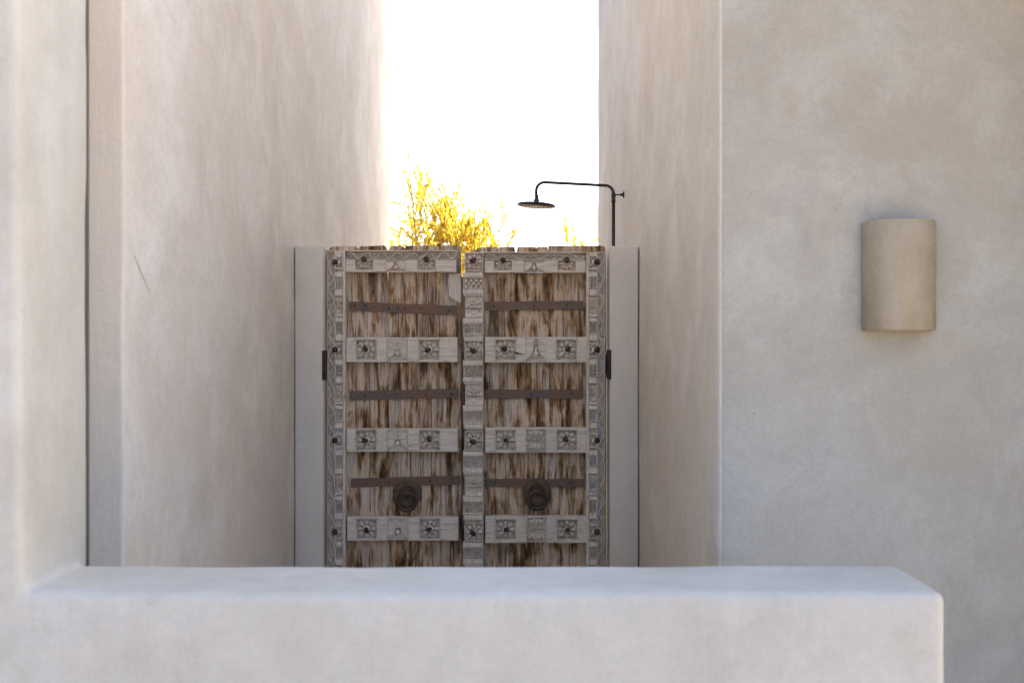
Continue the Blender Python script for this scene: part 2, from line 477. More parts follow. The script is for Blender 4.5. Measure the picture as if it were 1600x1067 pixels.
def vine(q, x0, z0, x1, z1, width, floor_y, period_px=23, style=0):
    """running scroll carved on a strip from (x0,z0) to (x1,z1) (metres)"""
    L = math.hypot(x1-x0, z1-z0); ux, uz = (x1-x0)/L, (z1-z0)/L; nx, nz = -uz, ux
    n = max(1, round(L/(period_px*PX))); per = L/n; A = width*.38
    def p(s_, v_, hh=0): return (x0+ux*s_+nx*v_, floor_y-hh, z0+uz*s_+nz*v_)
    pts = [p(L*i/(n*14), A*math.sin(2*math.pi*i/14), .010) for i in range(n*14+1)]
    q.tube(pts, width*.12, 6, flat=3.2)
    for b in range(2*n):                                  # a curl or leaf in every bay
        c = (b+.5)*per/2; sg = -1 if b % 2 == 0 else 1
        vc = A*.42*sg; R = min(per*.20, width*.27)
        ang = math.atan2(uz, ux)
        bx_, _, bz_ = p(c, vc)
        q.petal(bx_, floor_y, bz_, ang+sg*.5, -R*1.25, R*1.35, R*.42, .019)
        q.petal(bx_, floor_y, bz_, ang+sg*2.0, R*.2, R*1.1, R*.26, .016)

def motif(q, cx, cz, hw, hh, fy, kind):
    """small sunk panel (half sizes hw, hh), floor at fy"""
    t = 1.1*PX; h = .019
    q.box(cx-hw, cx+hw, fy-h, fy+.002, cz+hh-t, cz+hh, .001); q.box(cx-hw, cx+hw, fy-h, fy+.002, cz-hh, cz-hh+t, .001)
    q.box(cx-hw, cx-hw+t, fy-h, fy+.002, cz-hh+t, cz+hh-t, .001); q.box(cx+hw-t, cx+hw, fy-h, fy+.002, cz-hh+t, cz+hh-t, .001)
    a, b = hw-1.6*t, hh-1.6*t
    if kind == 'checker':
        nx = 7 if hw > hh*1.3 else 5; nz = 3 if nx == 7 else 5
        for i in range(nx):
            for j in range(nz):
                if (i+j) % 2: continue
                x = cx-a+2*a*(i+.5)/nx; z = cz-b+2*b*(j+.5)/nz
                q.box(x-a/nx*.95, x+a/nx*.95, fy-.019, fy+.001, z-b/nz*.95, z+b/nz*.95, .0015)
    elif kind == 'flowers':
        xs = (cx-a*.5, cx+a*.5) if hw > hh*1.3 else (cx,)
        r = min(b, a/len(xs))
        for x in xs:
            for k in range(4): q.petal(x, fy, cz, math.pi/2*k, r*.1, r*1.0, r*.34, .020)
            q.dome(x, fy-.003, cz, r*.26, .008, 7, 2)
        for sx in (-1, 1):
            for sz in (-1, 1): q.petal(cx+sx*a, fy, cz+sz*b, math.atan2(-sz, -sx), 0, r*.55, r*.2, .018)
    elif kind == 'leafx':
        for sx in (-1, 1):
            for sz in (-1, 1):
                for k, l in ((0, 1), (.42, .8), (-.42, .8)):
                    an = math.atan2(sz*b, sx*a)+k*sx*sz
                    q.petal(cx, fy, cz, an, a*.12, math.hypot(a, b)*l*.95, b*.20, .020)
    elif kind == 'scrolls':
        n = 2 if hw > hh*1.3 else 1
        for i in range(n):
            x = cx+(i-.5)*a*(1.0 if n == 2 else 0); r = min(b, a/n)
            if n == 1: x = cx
            sg = 1 if i == 0 else -1
            for off in (0, math.pi):
                sp = [(x+r*(.95-.8*j/12)*math.cos(off+sg*j/12*4.6), fy-.010, cz+r*(.95-.8*j/12)*math.sin(off+sg*j/12*4.6)) for j in range(13)]
                q.tube(sp, [r*.19*(1-.35*j/12) for j in range(13)], 5)
            for k in range(3): q.petal(x, fy, cz, sg*(.6+k*2.1), r*.05, r*.75, r*.17, .018)
    elif kind == 'discs':
        n = 2 if hw > hh*1.3 else 1
        for i in range(n):
            x = cx+((i-.5)*a if n == 2 else 0); r = min(b, a/n)*.9
            q.tube([(x+r*.85*math.cos(j*math.pi/6), fy-.010, cz+r*.85*math.sin(j*math.pi/6)) for j in range(12)], r*.19, 5, True)
            q.petal(x, fy, cz, .9, -r*.6, r*.6, r*.24, .020); q.petal(x, fy, cz, 2.4, -r*.5, r*.5, r*.2, .018)

def waist(q, x0, x1, z0, z1, fy, half=False):
    """hour-glass block with beads between lotus buds"""
    cx, cz = (x0+x1)/2, (z0+z1)/2; hw, hh = (x1-x0)/2, (z1-z0)/2
    t = 1.3*PX
    q.box(x0, x1, fy-.019, fy+.002, z1-t, z1, .0015); q.box(x0, x1, fy-.019, fy+.002, z0, z0+t, .0015)
    for sz in (-1, 1):                                    # curved shoulders
        poly = []
        for i in range(11):
            u = -1+2*i/10; poly.append((cx+hw*.92*u, cz+sz*hh*(.30+.34*abs(u)**1.5*(1) )))
        top = [(cx+hw*.92, cz+sz*(hh-t)), (cx-hw*.92, cz+sz*(hh-t))]
        pl = [(cx-hw*.92, cz+sz*(hh-t))] + [(x, z) for x, z in poly] + [(cx+hw*.92, cz+sz*(hh-t))]
        if sz < 0: pl = pl[::-1]
        n = len(pl)
        v = [(x, fy-(.019 if abs(z-cz) > hh*.8 else .014), z) for x, z in pl]+[(x, fy+.002, z) for x, z in pl]
        q.add(v, [tuple(range(n))]+[(i, (i+1) % n, n+(i+1) % n, n+i) for i in range(n)])
        for k in (-.55, 0, .55): q.petal(cx, fy-.004, cz+sz*hh*.86, -sz*math.pi/2+k, 0, hh*.52, hw*.13, .018)
    for k in ((-2, -1, 0, 1, 2) if not half else (-1.2, 0, 1.2)):
        q.dome(cx+hw*.36*k, fy+.001, cz, hw*(.21 if k else .25), .021, 8, 3)

def bracket(q, x0, x1, z0, z1, fy, kind):
    """recessed middle of a rail: carved bracket with a bud hanging in an arch"""
    cx = (x0+x1)/2; hw = (x1-x0)/2; hz = z1-z0; t = 1.4*PX
    q.box(x0, x0+t, fy-.019, fy+.002, z0, z1, .0015); q.box(x1-t, x1, fy-.019, fy+.002, z0, z1, .0015)
    q.box(x0+t, x1-t, fy-.017, fy+.002, z1-t*1.4, z1, .0015)
    if kind == 'low':                                     # plain field above a small arch with a bud
        zc = z0+hz*.52
        q.box(x0+t, x1-t, fy-.013, fy+.002, zc, z1-t*1.4, .002)
        for sx in (-1, 1):
            pl = [(cx+sx*(hw-t), zc-.0005), (cx+sx*hw*.30, zc-.0005)]
            for i in range(7):
                u = i/6; pl.append((cx+sx*hw*(.30+.5*u**1.8), z0+hz*(.46-.36*u**.8)))
            pl.append((cx+sx*(hw-t), z0+hz*.10))
            if sx > 0: pl = pl[::-1]
            n = len(pl)
            q.add([(x, fy-.0125, z) for x, z in pl]+[(x, fy+.002, z) for x, z in pl],
                  [tuple(range(n))]+[(i, (i+1) % n, n+(i+1) % n, n+i) for i in range(n)])
        q.dome(cx, fy-.001, z0+hz*.30, hw*.24, .022, 9, 3)
        q.petal(cx, fy-.006, z0+hz*.46, -math.pi/2, 0, hz*.3, hw*.22, .014)
        for k, r in ((.66, .13), (.80, .16)): q.dome(cx, fy-.012, z0+hz*k, hw*r, .008, 8, 2)
        for sx in (-1, 1): q.petal(cx, fy-.012, z0+hz*.62, math.pi/2+sx*.75, hz*.06, hz*.40, hw*.13, .008)
    elif kind == 'arch':
        for sx in (-1, 1):                                # two spandrels leave an arch open
            pl = [(cx+sx*(hw-t), z1-t*1.6), (cx+sx*hw*.20, z1-t*1.6)]
            for i in range(7):
                u = i/6; pl.append((cx+sx*hw*(.20+.62*u**1.7), z0+hz*(.62-.50*u**.8)))
            pl.append((cx+sx*(hw-t), z0+hz*.12))
            if sx > 0: pl = pl[::-1]
            n = len(pl)
            q.add([(x, fy-.018, z) for x, z in pl]+[(x, fy+.002, z) for x, z in pl],
                  [tuple(range(n))]+[(i, (i+1) % n, n+(i+1) % n, n+i) for i in range(n)])
        for k, r in ((.74, .17), (.50, .22), (.28, .26)): q.dome(cx, fy-.001, z0+hz*k, hw*r, .022, 8, 3)
        q.petal(cx, fy-.006, z0+hz*.5, -math.pi/2, 0, hz*.36, hw*.3, .018)
    else:
        for sz, zc in ((1, z0+hz*.26), (-1, z0+hz*.74)):
            for k in (-.8, 0, .8): q.petal(cx, fy-.001, zc-sz*hz*.2, sz*math.pi/2+k, 0, hz*.34, hw*.24, .020)
        for k in (-.75, -.38, 0, .38, .75): q.dome(cx+hw*k, fy+.001, z0+hz*.5, hw*.15, .020, 8, 3)
        for sx in (-1, 1):
            for sz in (-1, 1): q.petal(cx+sx*hw*.85, fy, z0+hz*(.5+sz*.42), math.atan2(-sz, -sx), 0, hw*.7, hw*.18, .018)

def plank(parent, org, name, edges, top, seed, y_off=0.0, thick=.032, cracks=()):
    """weathered board; edges: list of (py, left px, right px) downwards; top: profile [(px,py)]"""
    def lerp(tab, v, k):
        if v <= tab[0][0]: return tab[0][k]
        for a, b in zip(tab, tab[1:]):
            if v <= b[0]: return a[k]+(b[k]-a[k])*(v-a[0])/(b[0]-a[0])
        return tab[-1][k]
    x_top0, x_top1 = edges[0][1], edges[0][2]
    us = sorted(set([round((p[0]-x_top0)/(x_top1-x_top0), 4) for p in top] + [i/12 for i in range(13)]))
    cu = {}
    for cpx, cy0, cy1 in cracks:
        u0 = (cpx-x_top0)/(x_top1-x_top0); e_ = .75/(x_top1-x_top0)
        us = sorted(set([u for u in us if abs(u-u0) > e_*1.6]+[u0-e_, u0, u0+e_])); cu[u0] = (cy0, cy1)
    us = [u for u in us if 0 <= u <= 1]
    rows = [None]+[395+i*(ZBpx-395)/110 for i in range(111)]
    v = []; nu = len(us); nr = len(rows)
    for side in (0, 1):
        for r_, py in enumerate(rows):
            for u in us:
                if py is None:
                    px = x_top0+u*(x_top1-x_top0); yy = lerp(top, px, 1); zz = Z(min(yy, 394.5))
                else:
                    l, r2 = lerp(edges, py, 1), lerp(edges, py, 2); px = l+u*(r2-l); zz = Z(py)
                x = X(px)
                if cu and py is not None and 0 < u < 1: x += noise.noise(Vector((seed, py*.02, .5)))*.004
                if side == 0:
                    q = Vector((x*70+seed*9, zz*5, seed*3.1))
                    d = noise.noise(q)*.0022 + noise.noise(q*2.7)*.0012 + noise.noise(Vector((x*25, zz*9, seed)))*.002
                    edge = min(u, 1-u)*nu
                    y = YD+y_off-d*1.5 + (.0035 if u in (0, 1) else 0)
                    if u in cu and py is not None and cu[u][0] <= py <= cu[u][1]: y += .012
                else: y = YD+y_off+thick
                v.append((x, y, zz))
    f = []
    def id_(s_, r_, c): return s_*nr*nu+r_*nu+c
    for r_ in range(nr-1):
        for c in range(nu-1):
            f.append((id_(0,r_,c), id_(0,r_+1,c), id_(0,r_+1,c+1), id_(0,r_,c+1)))
            f.append((id_(1,r_,c), id_(1,r_,c+1), id_(1,r_+1,c+1), id_(1,r_+1,c)))
        f.append((id_(0,r_,0), id_(1,r_,0), id_(1,r_+1,0), id_(0,r_+1,0)))
        f.append((id_(0,r_,nu-1), id_(0,r_+1,nu-1), id_(1,r_+1,nu-1), id_(1,r_,nu-1)))
    for c in range(nu-1):
        f.append((id_(0,0,c), id_(0,0,c+1), id_(1,0,c+1), id_(1,0,c)))
        f.append((id_(0,nr-1,c), id_(1,nr-1,c), id_(1,nr-1,c+1), id_(0,nr-1,c+1)))
    q = MB(); q.add(v, f, False)
    return q.build('plank', MAT['plank'], parent, org)
ZBpx = 533+(EYE-ZB)*SD

def strap(parent, org, p0, p1, hw, nails, seed):
    """thin iron strap nailed across the boards between rails"""
    rr = random.Random(seed); q = MB(); n = 16; v = []
    for i in range(n+1):
        t = i/n; px = p0[0]+(p1[0]-p0[0])*t; py = p0[1]+(p1[1]-p0[1])*t
        j = rr.uniform(-.35, .35); k = rr.uniform(-.35, .35); yy = YD-.0065+noise.noise(Vector((t*5, seed, 0)))*.0012
        v += [(X(px), yy, Z(py-hw+j)), (X(px), yy, Z(py+hw+k)), (X(px), yy+.0035, Z(py+hw+k)), (X(px), yy+.0035, Z(py-hw+j))]
    f = [(0,1,2,3), (4*n+3, 4*n+2, 4*n+1, 4*n)]
    for i in range(n):
        for k in range(4): f.append((i*4+k, i*4+(k+1) % 4, (i+1)*4+(k+1) % 4, (i+1)*4+k))
    q.add(v, f)
    o = q.build('iron_strap', MAT['strap'], parent, org)
    if 'nail' not in ROS: ROS['nail'] = boss_mesh(1.7*PX).mesh('nail', MAT['nail'])
    for t in nails:
        px = p0[0]+(p1[0]-p0[0])*t; py = p0[1]+(p1[1]-p0[1])*t+rr.uniform(-1.5, 1.5)
        link('nail', ROS['nail'], o, (X(px)-org[0], YD-.0072-org[1], Z(py)-org[2]))

def ring_pull(parent, org, px, py, seed):
    c = (X(px), YD-.004, Z(py)); rr = random.Random(seed)
    q = MB(); R0 = 22*PX; prof = []
    seg = 28; v = []; f = []
    for r_, h in ((1.0, 0), (1.0, .005), (.94, .009), (.80, .010), (.66, .012), (.58, .009), (.46, .004), (.15, .003)):
        for k in range(seg):
            t = 2*math.pi*k/seg
            sc_ = 1+(.05*abs(math.sin(t*5)) if r_ > .9 else 0)
            v.append((c[0]+R0*r_*sc_*math.cos(t), c[1]-h, c[2]+R0*r_*sc_*math.sin(t)))
    for i in range(7):
        for k in range(seg): f.append((i*seg+k, i*seg+(k+1) % seg, (i+1)*seg+(k+1) % seg, (i+1)*seg+k))
    f.append(tuple(7*seg+k for k in range(seg)))
    f.append(tuple(range(seg-1, -1, -1)))
    q.add(v, f, True)
    ro = q.build('ring_pull', MAT['plate'], parent, org)
    q = MB()                                              # staple the ring hangs from
    q.tube([(c[0], c[1]-.016+0*i, c[2]) if False else (c[0], c[1]-.012-.020*math.sin(math.pi*i/6), c[2]+.009*math.cos(math.pi*i/6)) for i in range(7)], .0045, 7)
    q.build('staple', MAT['ring'], ro, org)
    q = MB(); R1 = 13.5*PX; n = 40
    cz = c[2]-R1*.78
    pts, rs = [], []
    for i in range(n):
        t = 2*math.pi*i/n
        zz = cz+R1*math.sin(t)
        yy = c[1]-.028+.006*(1-math.sin(t))*.5
        pts.append((c[0]+R1*math.cos(t), yy, zz)); rs.append(3.1*PX*(.80+.25*(math.sin(t) < -.2)+.16*math.sin(i*1.9)*(math.sin(t) < 0)))
    q.tube(pts, rs, 8, True)
    q.build('ring', MAT['ring'], ro, org)

def rail(parent, org, x0, x1, y0, y1, ros, mid, kind, tiltz=0):
    """cross rail: raised plain blocks, sunk rosette tiles, carved bracket in the middle"""
    q = MB(); zt_, zb_ = Z(y0), Z(y1); fl = FR+.022
    q.box(X(x0), X(x1), fl, YD-.001, zb_, zt_)
    hp = 16.0
    cuts = []
    m0, m1 = mid
    segs = [(x0, m0), (m1, x1)]
    for (a, b), rx in zip(segs, ros):
        q.box(X(a), X(rx-hp), FR, fl+.002, zb_, zt_, .003)
        q.box(X(rx+hp), X(b), FR, fl+.002, zb_, zt_, .003)
        ym = (y0+y1)/2
        if (y1-y0)/2 > hp+.3:
            q.box(X(rx-hp), X(rx+hp), FR+.0004, fl+.002, Z(ym-hp), zt_-.0006, .001)
            q.box(X(rx-hp), X(rx+hp), FR+.0004, fl+.002, zb_+.0006, Z(ym+hp), .001)
    bracket(q, X(m0), X(m1), zb_+.006, zt_-.003, fl, kind)
    o = q.build('rail', MAT['wood_h'], parent, org)
    for rx in ros: rosette(o, org, rx, (y0+y1)/2, hp, fl, bx=rnd.uniform(-1, 1), by=rnd.uniform(-1, 1))
    return o

def top_rail(parent, org, x0, x1, y0, ym, y1, ros, mid, style, per):
    q = MB(); fl = FR+.022
    q.box(X(x0), X(x1), fl, YD-.001, Z(y1), Z(y0))
    q.box(X(x0), X(x1), FR-.003, fl+.002, Z(y0+1.8), Z(y0), .002)            # lip above the scroll
    q.box(X(x0), X(x1), FR, fl+.002, Z(ym+1.0), Z(ym-.4), .001)
    vine(q, X(x0+1), Z((y0+1.8+ym)/2), X(x1-1), Z((y0+1.8+ym)/2), (ym-y0-2.2)*PX, fl, per, style)
    hp = 13.5
    for (a, b), rx in zip([(x0, mid[0]), (mid[1], x1)], ros):
        q.box(X(a), X(rx-hp), FR, fl+.002, Z(y1), Z(ym+1.2), .003)
        q.box(X(rx+hp), X(b), FR, fl+.002, Z(y1), Z(ym+1.2), .003)
        q.box(X(rx-hp), X(rx+hp), FR+.0004, fl+.002, Z(y1-.3), Z(y1-3.5), .001)
        for k in range(-2, 3):                            # half flower under the nail
            q.petal(X(rx), fl, Z(ym+3.0), -math.pi/2+k*.62, 4*PX, 13.0*PX, 3.1*PX, .021)
        q.lathe([(5.6*PX, 0), (5.6*PX, .019), (4*PX, .022)], (X(rx), fl, Z(ym+2.2)), 12, 'y')
    bracket(q, X(mid[0]), X(mid[1]), Z(y1-2), Z(ym+1.4), fl, 'arch')
    o = q.build('top_rail', MAT['wood_h'], parent, org)
    for rx in ros:
        b = link('nail_boss', ROS['boss'], o, (X(rx)-org[0], fl-.022-org[1], Z(ym+1.5)-org[2]))
    return o

ROSY = (410, 546, 686.5, 828, 968)
KINDS = ['checker', 'flowers', 'leafx', 'scrolls', 'scrolls', 'flowers', 'discs', 'leafx', 'checker', 'scrolls']
def side_stile(parent, org, vx0, vx1, bx0, bx1, plain0, plain1, ytop, boss_dx):
    """hinge-side stile: running scroll strip beside a column of carved blocks"""
    q = MB(); zt_ = Z(ytop); fl = FS+.022
    q.box(X(min(vx0, vx1, bx0, plain0)), X(max(vx0, vx1, bx1, plain1)), fl, YD-.001, ZB, zt_)
    lo, hi = min(vx0, vx1), max(vx0, vx1)
    q.box(X(lo), X(lo+1.0), FS, fl+.002, ZB, zt_, .001); q.box(X(hi-1.0), X(hi), FS, fl+.002, ZB, zt_, .001)
    q.box(X(lo+1.0), X(hi-1.0), FS, fl+.002, zt_-1.6*PX, zt_, .001)
    vine(q, X((lo+hi)/2), zt_-2*PX, X((lo+hi)/2), ZB+.01, (hi-lo-2)*PX, fl, 34, 0)
    q.box(X(plain0), X(plain1), FS+.002, fl+.002, ZB, zt_, .0015)           # plain fillet by the boards
    cx = (bx0+bx1)/2; hw = (bx1-bx0)/2
    def blk(y0, y1, y_=None): q.box(X(bx0+.2), X(bx1-.2), FS+.001, fl+.002, Z(y1), Z(y0), .0025)
    ki = 0
    for i, ry in enumerate(ROSY):
        if i == 0: pass
        if i < len(ROSY)-1:
            a = ry
            blk(a+16, a+23.5); motif(q, X(cx), Z(a+33), hw*PX*.97, 8.5*PX, fl, KINDS[ki % 10]); ki += 1
            blk(a+42.5, a+52); waist(q, X(bx0), X(bx1), Z(a+85), Z(a+55), fl, True)
            blk(a+86.5, a+93); motif(q, X(cx), Z(a+103), hw*PX*.97, 8.5*PX, fl, KINDS[ki % 10]); ki += 1
            blk(a+112.5, a+122)
    o = q.build('stile', MAT['wood_v'], parent, org)
    for ry in ROSY:
        key = ('side', round(hw*10))
        if key not in ROS: ROS[key] = rosette_mesh(hw*PX*1.0, 'rosette').mesh('rosette', MAT['wood_v'])
        r = link('rosette', ROS[key], o, (X(cx)-org[0], fl-org[1], Z(ry)-org[2])); r.scale = (1, 1, 1.75)
        b = link('nail_boss', ROS['boss'], o, (X(cx+boss_dx)-org[0], fl-.024-org[1], Z(ry)-org[2]))
        b.scale = (.85, .9, .85)
    return o

def centre_stile(parent, org):
    x0, x1 = 725.5, 755.5; q = MB(); fl = FS+.008
    FSC = FS-.013
    q.box(X(x0+1.5), X(x1), fl, YD-.001, ZB, Z(394))
    cx = (x0+x1)/2; ki = 0
    def blk(y0, y1, l=0.0, c=.003): q.box(X(x0-l), X(x1), FSC, YD-.01, Z(y1), Z(y0), c)
    for i, ry in enumerate(ROSY[:-1]):
        a = ry
        blk(a+16.5, a+24, 1.5); q.box(X(x0-1.5), X(x1+.4), fl+.0005, YD-.004, Z(a+43), Z(a+24))
        motif(q, X(cx), Z(a+33.5), 15*PX, 9*PX, fl, KINDS[ki % 10]); ki += 1
        blk(a+43, a+50, 1.5); blk(a+50.4, a+53, .3)
        waist(q, X(x0+1.5), X(x1-.5), Z(a+86), Z(a+54), fl-.001)
        blk(a+86.6, a+95, 1.8); q.box(X(x0-1.8), X(x1+.4), fl+.0005, YD-.004, Z(a+111), Z(a+95))
        motif(q, X(cx), Z(a+103), 15*PX, 7.6*PX, fl, KINDS[ki % 10]); ki += 1
        blk(a+111.4, a+114.5, 1.5); blk(a+115, a+122.5, .3)
    o = q.build('stile', MAT['wood_v'], parent, org)
    for i, ry in enumerate(ROSY): rosette(o, org, cx+.5, ry, 14.5, fl, True, 'wood_v', -.5, .5 if i else -1)
    return o

def carved_leaf(which):
    if which == 'L':
        org = (X(511), YD, 0)
        root = thing('door_leaf', org, 'weathered carved door leaf with split upper boards, hinged beside the streaky passage wall', 'door')
        pl = [
            ([(383, 512, 603.2), (425, 512, 603.6), (446, 512, 604.4), (452, 512, 605.9), (475, 512, 605.9), (1100, 512, 608.5)],
             [(512, 391), (514, 386), (519, 384), (540, 383.2), (555, 383.8), (557, 386), (558, 390.5), (559.5, 386), (562, 384), (585, 383.2), (598, 382.6), (601, 384), (603.2, 389)]),
            ([(383, 606.6, 650.0), (425, 605.4, 650.4), (448, 605.6, 651.2), (460, 605.6, 651.8), (475, 605.6, 652), (1100, 608.3, 654.4)],
             [(606.6, 389), (608, 384.5), (612, 382.8), (626, 382.6), (629, 385), (630.2, 390), (631.6, 385.5), (634, 382.6), (648, 382.4), (650, 383.6)]),
            ([(383, 651.8, 683.4), (425, 651.8, 683.6), (450, 651.6, 682.9), (458, 651.6, 684.7), (1100, 654.2, 688.4)],
             [(651.8, 384), (653, 382.4), (668, 382.2), (681, 382.2), (683.4, 385)]),
            ([(383, 686.0, 719.5), (425, 685.8, 720), (452, 684.6, 720), (460, 684.3, 720), (1100, 688.2, 722)],
             [(686.0, 387), (688, 382.6), (705, 382.2), (717.5, 382.2), (719.5, 384)])]
        for i, (e, t) in enumerate(pl): plank(root, org, 'plank', e, t, i+1, (.0, .004, .002, .006)[i], cracks=([(558, 0, 470), (575, 560, 800)], [(622, 470, 640), (638, 700, 1000)], [(668, 0, 560), (672, 600, 900)], [(703, 560, 880)])[i])
        top_rail(root, org, 541.5, 713.5, 391.5, 405.5, 425.5, (570, 667), (603.5, 634), 0, 24)
        for j, (y0, y1) in enumerate(((526.5, 565.5), (668.5, 704.5), (806, 842.5), (945, 981))):
            rail(root, org, 541.8+j*.8, 715.5+j*.5, y0, y1, (573+j*.4, 671+j*.6), (605.5+j*.4, 637.5+j*.4), 'low')
        side_stile(root, org, 512.5, 525.2, 525.2, 537.2, 537.4, 541.2, 391.5, -6)
        strap(root, org, (545, 477.5), (714, 484.5), 7.2, (.05, .15, .37, .44, .52, .67, .92), 1)
        strap(root, org, (546.5, 618), (716.5, 614), 7.2, (.14, .42, .70, .93), 2)
        strap(root, org, (547.5, 754.5), (719, 749.5), 6.8, (.14, .35, .72, .93), 3)
        strap(root, org, (548.5, 902), (719.5, 900), 6.8, (.14, .42, .70, .93), 4)
        ring_pull(root, org, 636, 772, 1)
        q = MB()                                           # rebate strip closing the meeting edge behind
        q.box(X(712), X(727), YD+.042, YD+.058, ZB, Z(431)); q.build('rebate_strip', MAT['plank'], root, org)
        q = MB()                                           # patch let into the broken corner
        q.prism([(X(701), Z(426.5)), (X(699.5), Z(440)), (X(701), Z(462)), (X(706), Z(467)), (X(720.4), Z(473)), (X(720.4), Z(426.5))][::-1], YD-.010, YD-.003, .0015)
        q.build('patch', MAT['wood_v'], root, org)
    else:
        org = (X(946), YD, 0)
        root = thing('door_leaf', org, 'weathered carved door leaf bearing the wide flower-block centre stile, next to the shower riser', 'door')
        pl = [
            ([(383, 731.5, 856.2), (400, 728, 857.6), (1100, 728, 859.6)],
             [(731.5, 394), (733, 391.5), (735, 391), (736.5, 393.2), (738.5, 389.5), (742, 388.4), (743.5, 391), (745.5, 387.4), (750, 385.6), (765, 384.9), (776, 384.8), (777, 387.5), (778, 384.8), (791, 384.4), (803, 384.6), (804.6, 388), (805.6, 394), (807.2, 394), (808.2, 387), (810, 384.4), (830, 384.2), (837, 384.4), (838, 387), (839, 384.4), (856.2, 384.6)]),
            ([(383, 857.2, 947.2), (400, 857.2, 947.6), (425, 857.4, 947.8), (1100, 860.0, 948)],
             [(857.2, 383), (880, 382.6), (920, 382.6), (941, 382.8), (944.5, 384), (946.5, 386.5), (947.2, 390)])]
        for i, (e, t) in enumerate(pl): plank(root, org, 'plank', e, t, i+11, (.002, .005)[i], cracks=([(777, 0, 430), (805.9, 0, 470), (838, 560, 700), (790, 720, 1000)], [(880, 480, 640), (889, 790, 1000)])[i])
        top_rail(root, org, 757, 914.8, 394, 406.5, 426.5, (786, 885), (819, 850), 1, 29)
        for j, (y0, y1) in enumerate(((526, 566), (667, 706), (804.5, 846), (944, 982))):
            rail(root, org, 757.4+j*.4, 916+j*.3, y0, y1, (789.5+j*.3, 885+j*.5), (821.5+j*.3, 853+j*.4), 'arch' if j == 0 else 'cross')
        side_stile(root, org, 944.8, 932.4, 919.6, 932.4, 915.6, 919.4, 394, 6)
        centre_stile(root, org)
        strap(root, org, (757.5, 477.5), (912, 476), 6.8, (.09, .5, .83), 5)
        strap(root, org, (757.5, 615.5), (912, 615), 7.0, (.16, .47, .88), 6)
        strap(root, org, (758, 754.5), (913.5, 754.5), 6.3, (.1, .85), 7)
        strap(root, org, (758, 903), (914, 902), 6.5, (.1, .5, .85), 8)
        ring_pull(root, org, 839.5, 770, 2)
        q = MB()                                           # wooden splinter by the split in the rail
        q.tube([(X(803), FR-.001, Z(551)), (X(806), FR-.003, Z(550)), (X(811), FR-.002, Z(552)), (X(818), FR-.001, Z(552.5))], [.002, .004, .003, .001], 6)
        q.build('iron_spike', MAT['nail'], root, org)
    # hinge plates
    for hz in (569, 960):
        q = MB()
        if which == 'L': q.box((503.2-800)/SG, (508.2-800)/SG, YG-.007, YD-.020, Z(hz+23), Z(hz-22), .006)
        else: q.box((950.2-800)/SG, (955-800)/SG, YG-.007, YD-.020, Z(hz+22), Z(hz-23), .006)
        q.box(X(505) if which == 'L' else X(947), X(512) if which == 'L' else X(953), YD-.022, YD+.01, Z(hz+16), Z(hz-16), .003)
        q.build('hinge', MAT['hinge'], root, org)
    return root
ROS['boss'] = boss_mesh(3.9*PX).mesh('nail_boss', MAT['nail'])
carved_leaf('L'); carved_leaf('R')

# ------------------------------------------------------------------ clay sconce
YS = 3.45*K-.004; SS = F/YS
scx = (1401-800)/SS; sdp = .095; sz1, sz0 = EYE+192/F*(YS-sdp), EYE+17/F*(YS-.05); shw = 55/SS
root = thing('wall_sconce', (scx, YS, sz0), 'half-round tan clay sconce mounted on the grey-beige wall', 'lamp')
q = MB(); n = 28; outer = []; inner = []
for i in range(n+1):
    a = math.pi*i/n
    ex = lambda r, v: math.copysign(abs(v)**.82, v)*r
    outer.append((ex(shw, math.cos(a)), -ex(sdp, math.sin(a)))); inner.append((ex(shw-.009, math.cos(a)), -ex(sdp-.009, math.sin(a))))
v = []
lev = [(sz0, .0015, outer), (sz0+.002, 0, outer), (sz1-.003, 0, outer), (sz1, .002, outer), (sz1, 0, inner), (sz0, 0, inner)]
for z, ins, ring in lev:
    for x, y in ring:
        k = 1-ins/shw; v.append((scx+x*k, YS+y*k, z))
f = []; c = n+1
for r_ in range(len(lev)):
    s2 = (r_+1) % len(lev)
    for i in range(n): f.append((r_*c+i, r_*c+i+1, s2*c+i+1, s2*c+i))
f.append(tuple(r_*c for r_ in range(len(lev)))); f.append(tuple(r_*c+n for r_ in range(len(lev)))[::-1])
q.add(v, f, True)
o = q.build('lamp_shade', MAT['sconce'], root, (scx, YS, sz0))
o.data.set_sharp_from_angle(angle=RAD(40))
q = MB(); q.box(scx-.05, scx+.05, YS-.014, YS+.006, sz0+.05, sz1-.05, .003); q.build('back_plate', MAT['black'], root, (scx, YS, sz0))
q = MB(); q.lathe([(.018, 0), (.018, .05), (.012, .052)], (scx, YS-.045, sz0+.07), 16); q.box(scx-.008, scx+.008, YS-.045, YS-.012, sz0+.074, sz0+.09)
q.build('socket', MAT['black'], root, (scx, YS, sz0))
q = MB(); q.lathe([(.012, 0), (.022, .02), (.027, .045), (.022, .066), (.008, .076)], (scx, YS-.045, sz0+.122), 16)
q.build('bulb', MAT['bulb'], root, (scx, YS, sz0))

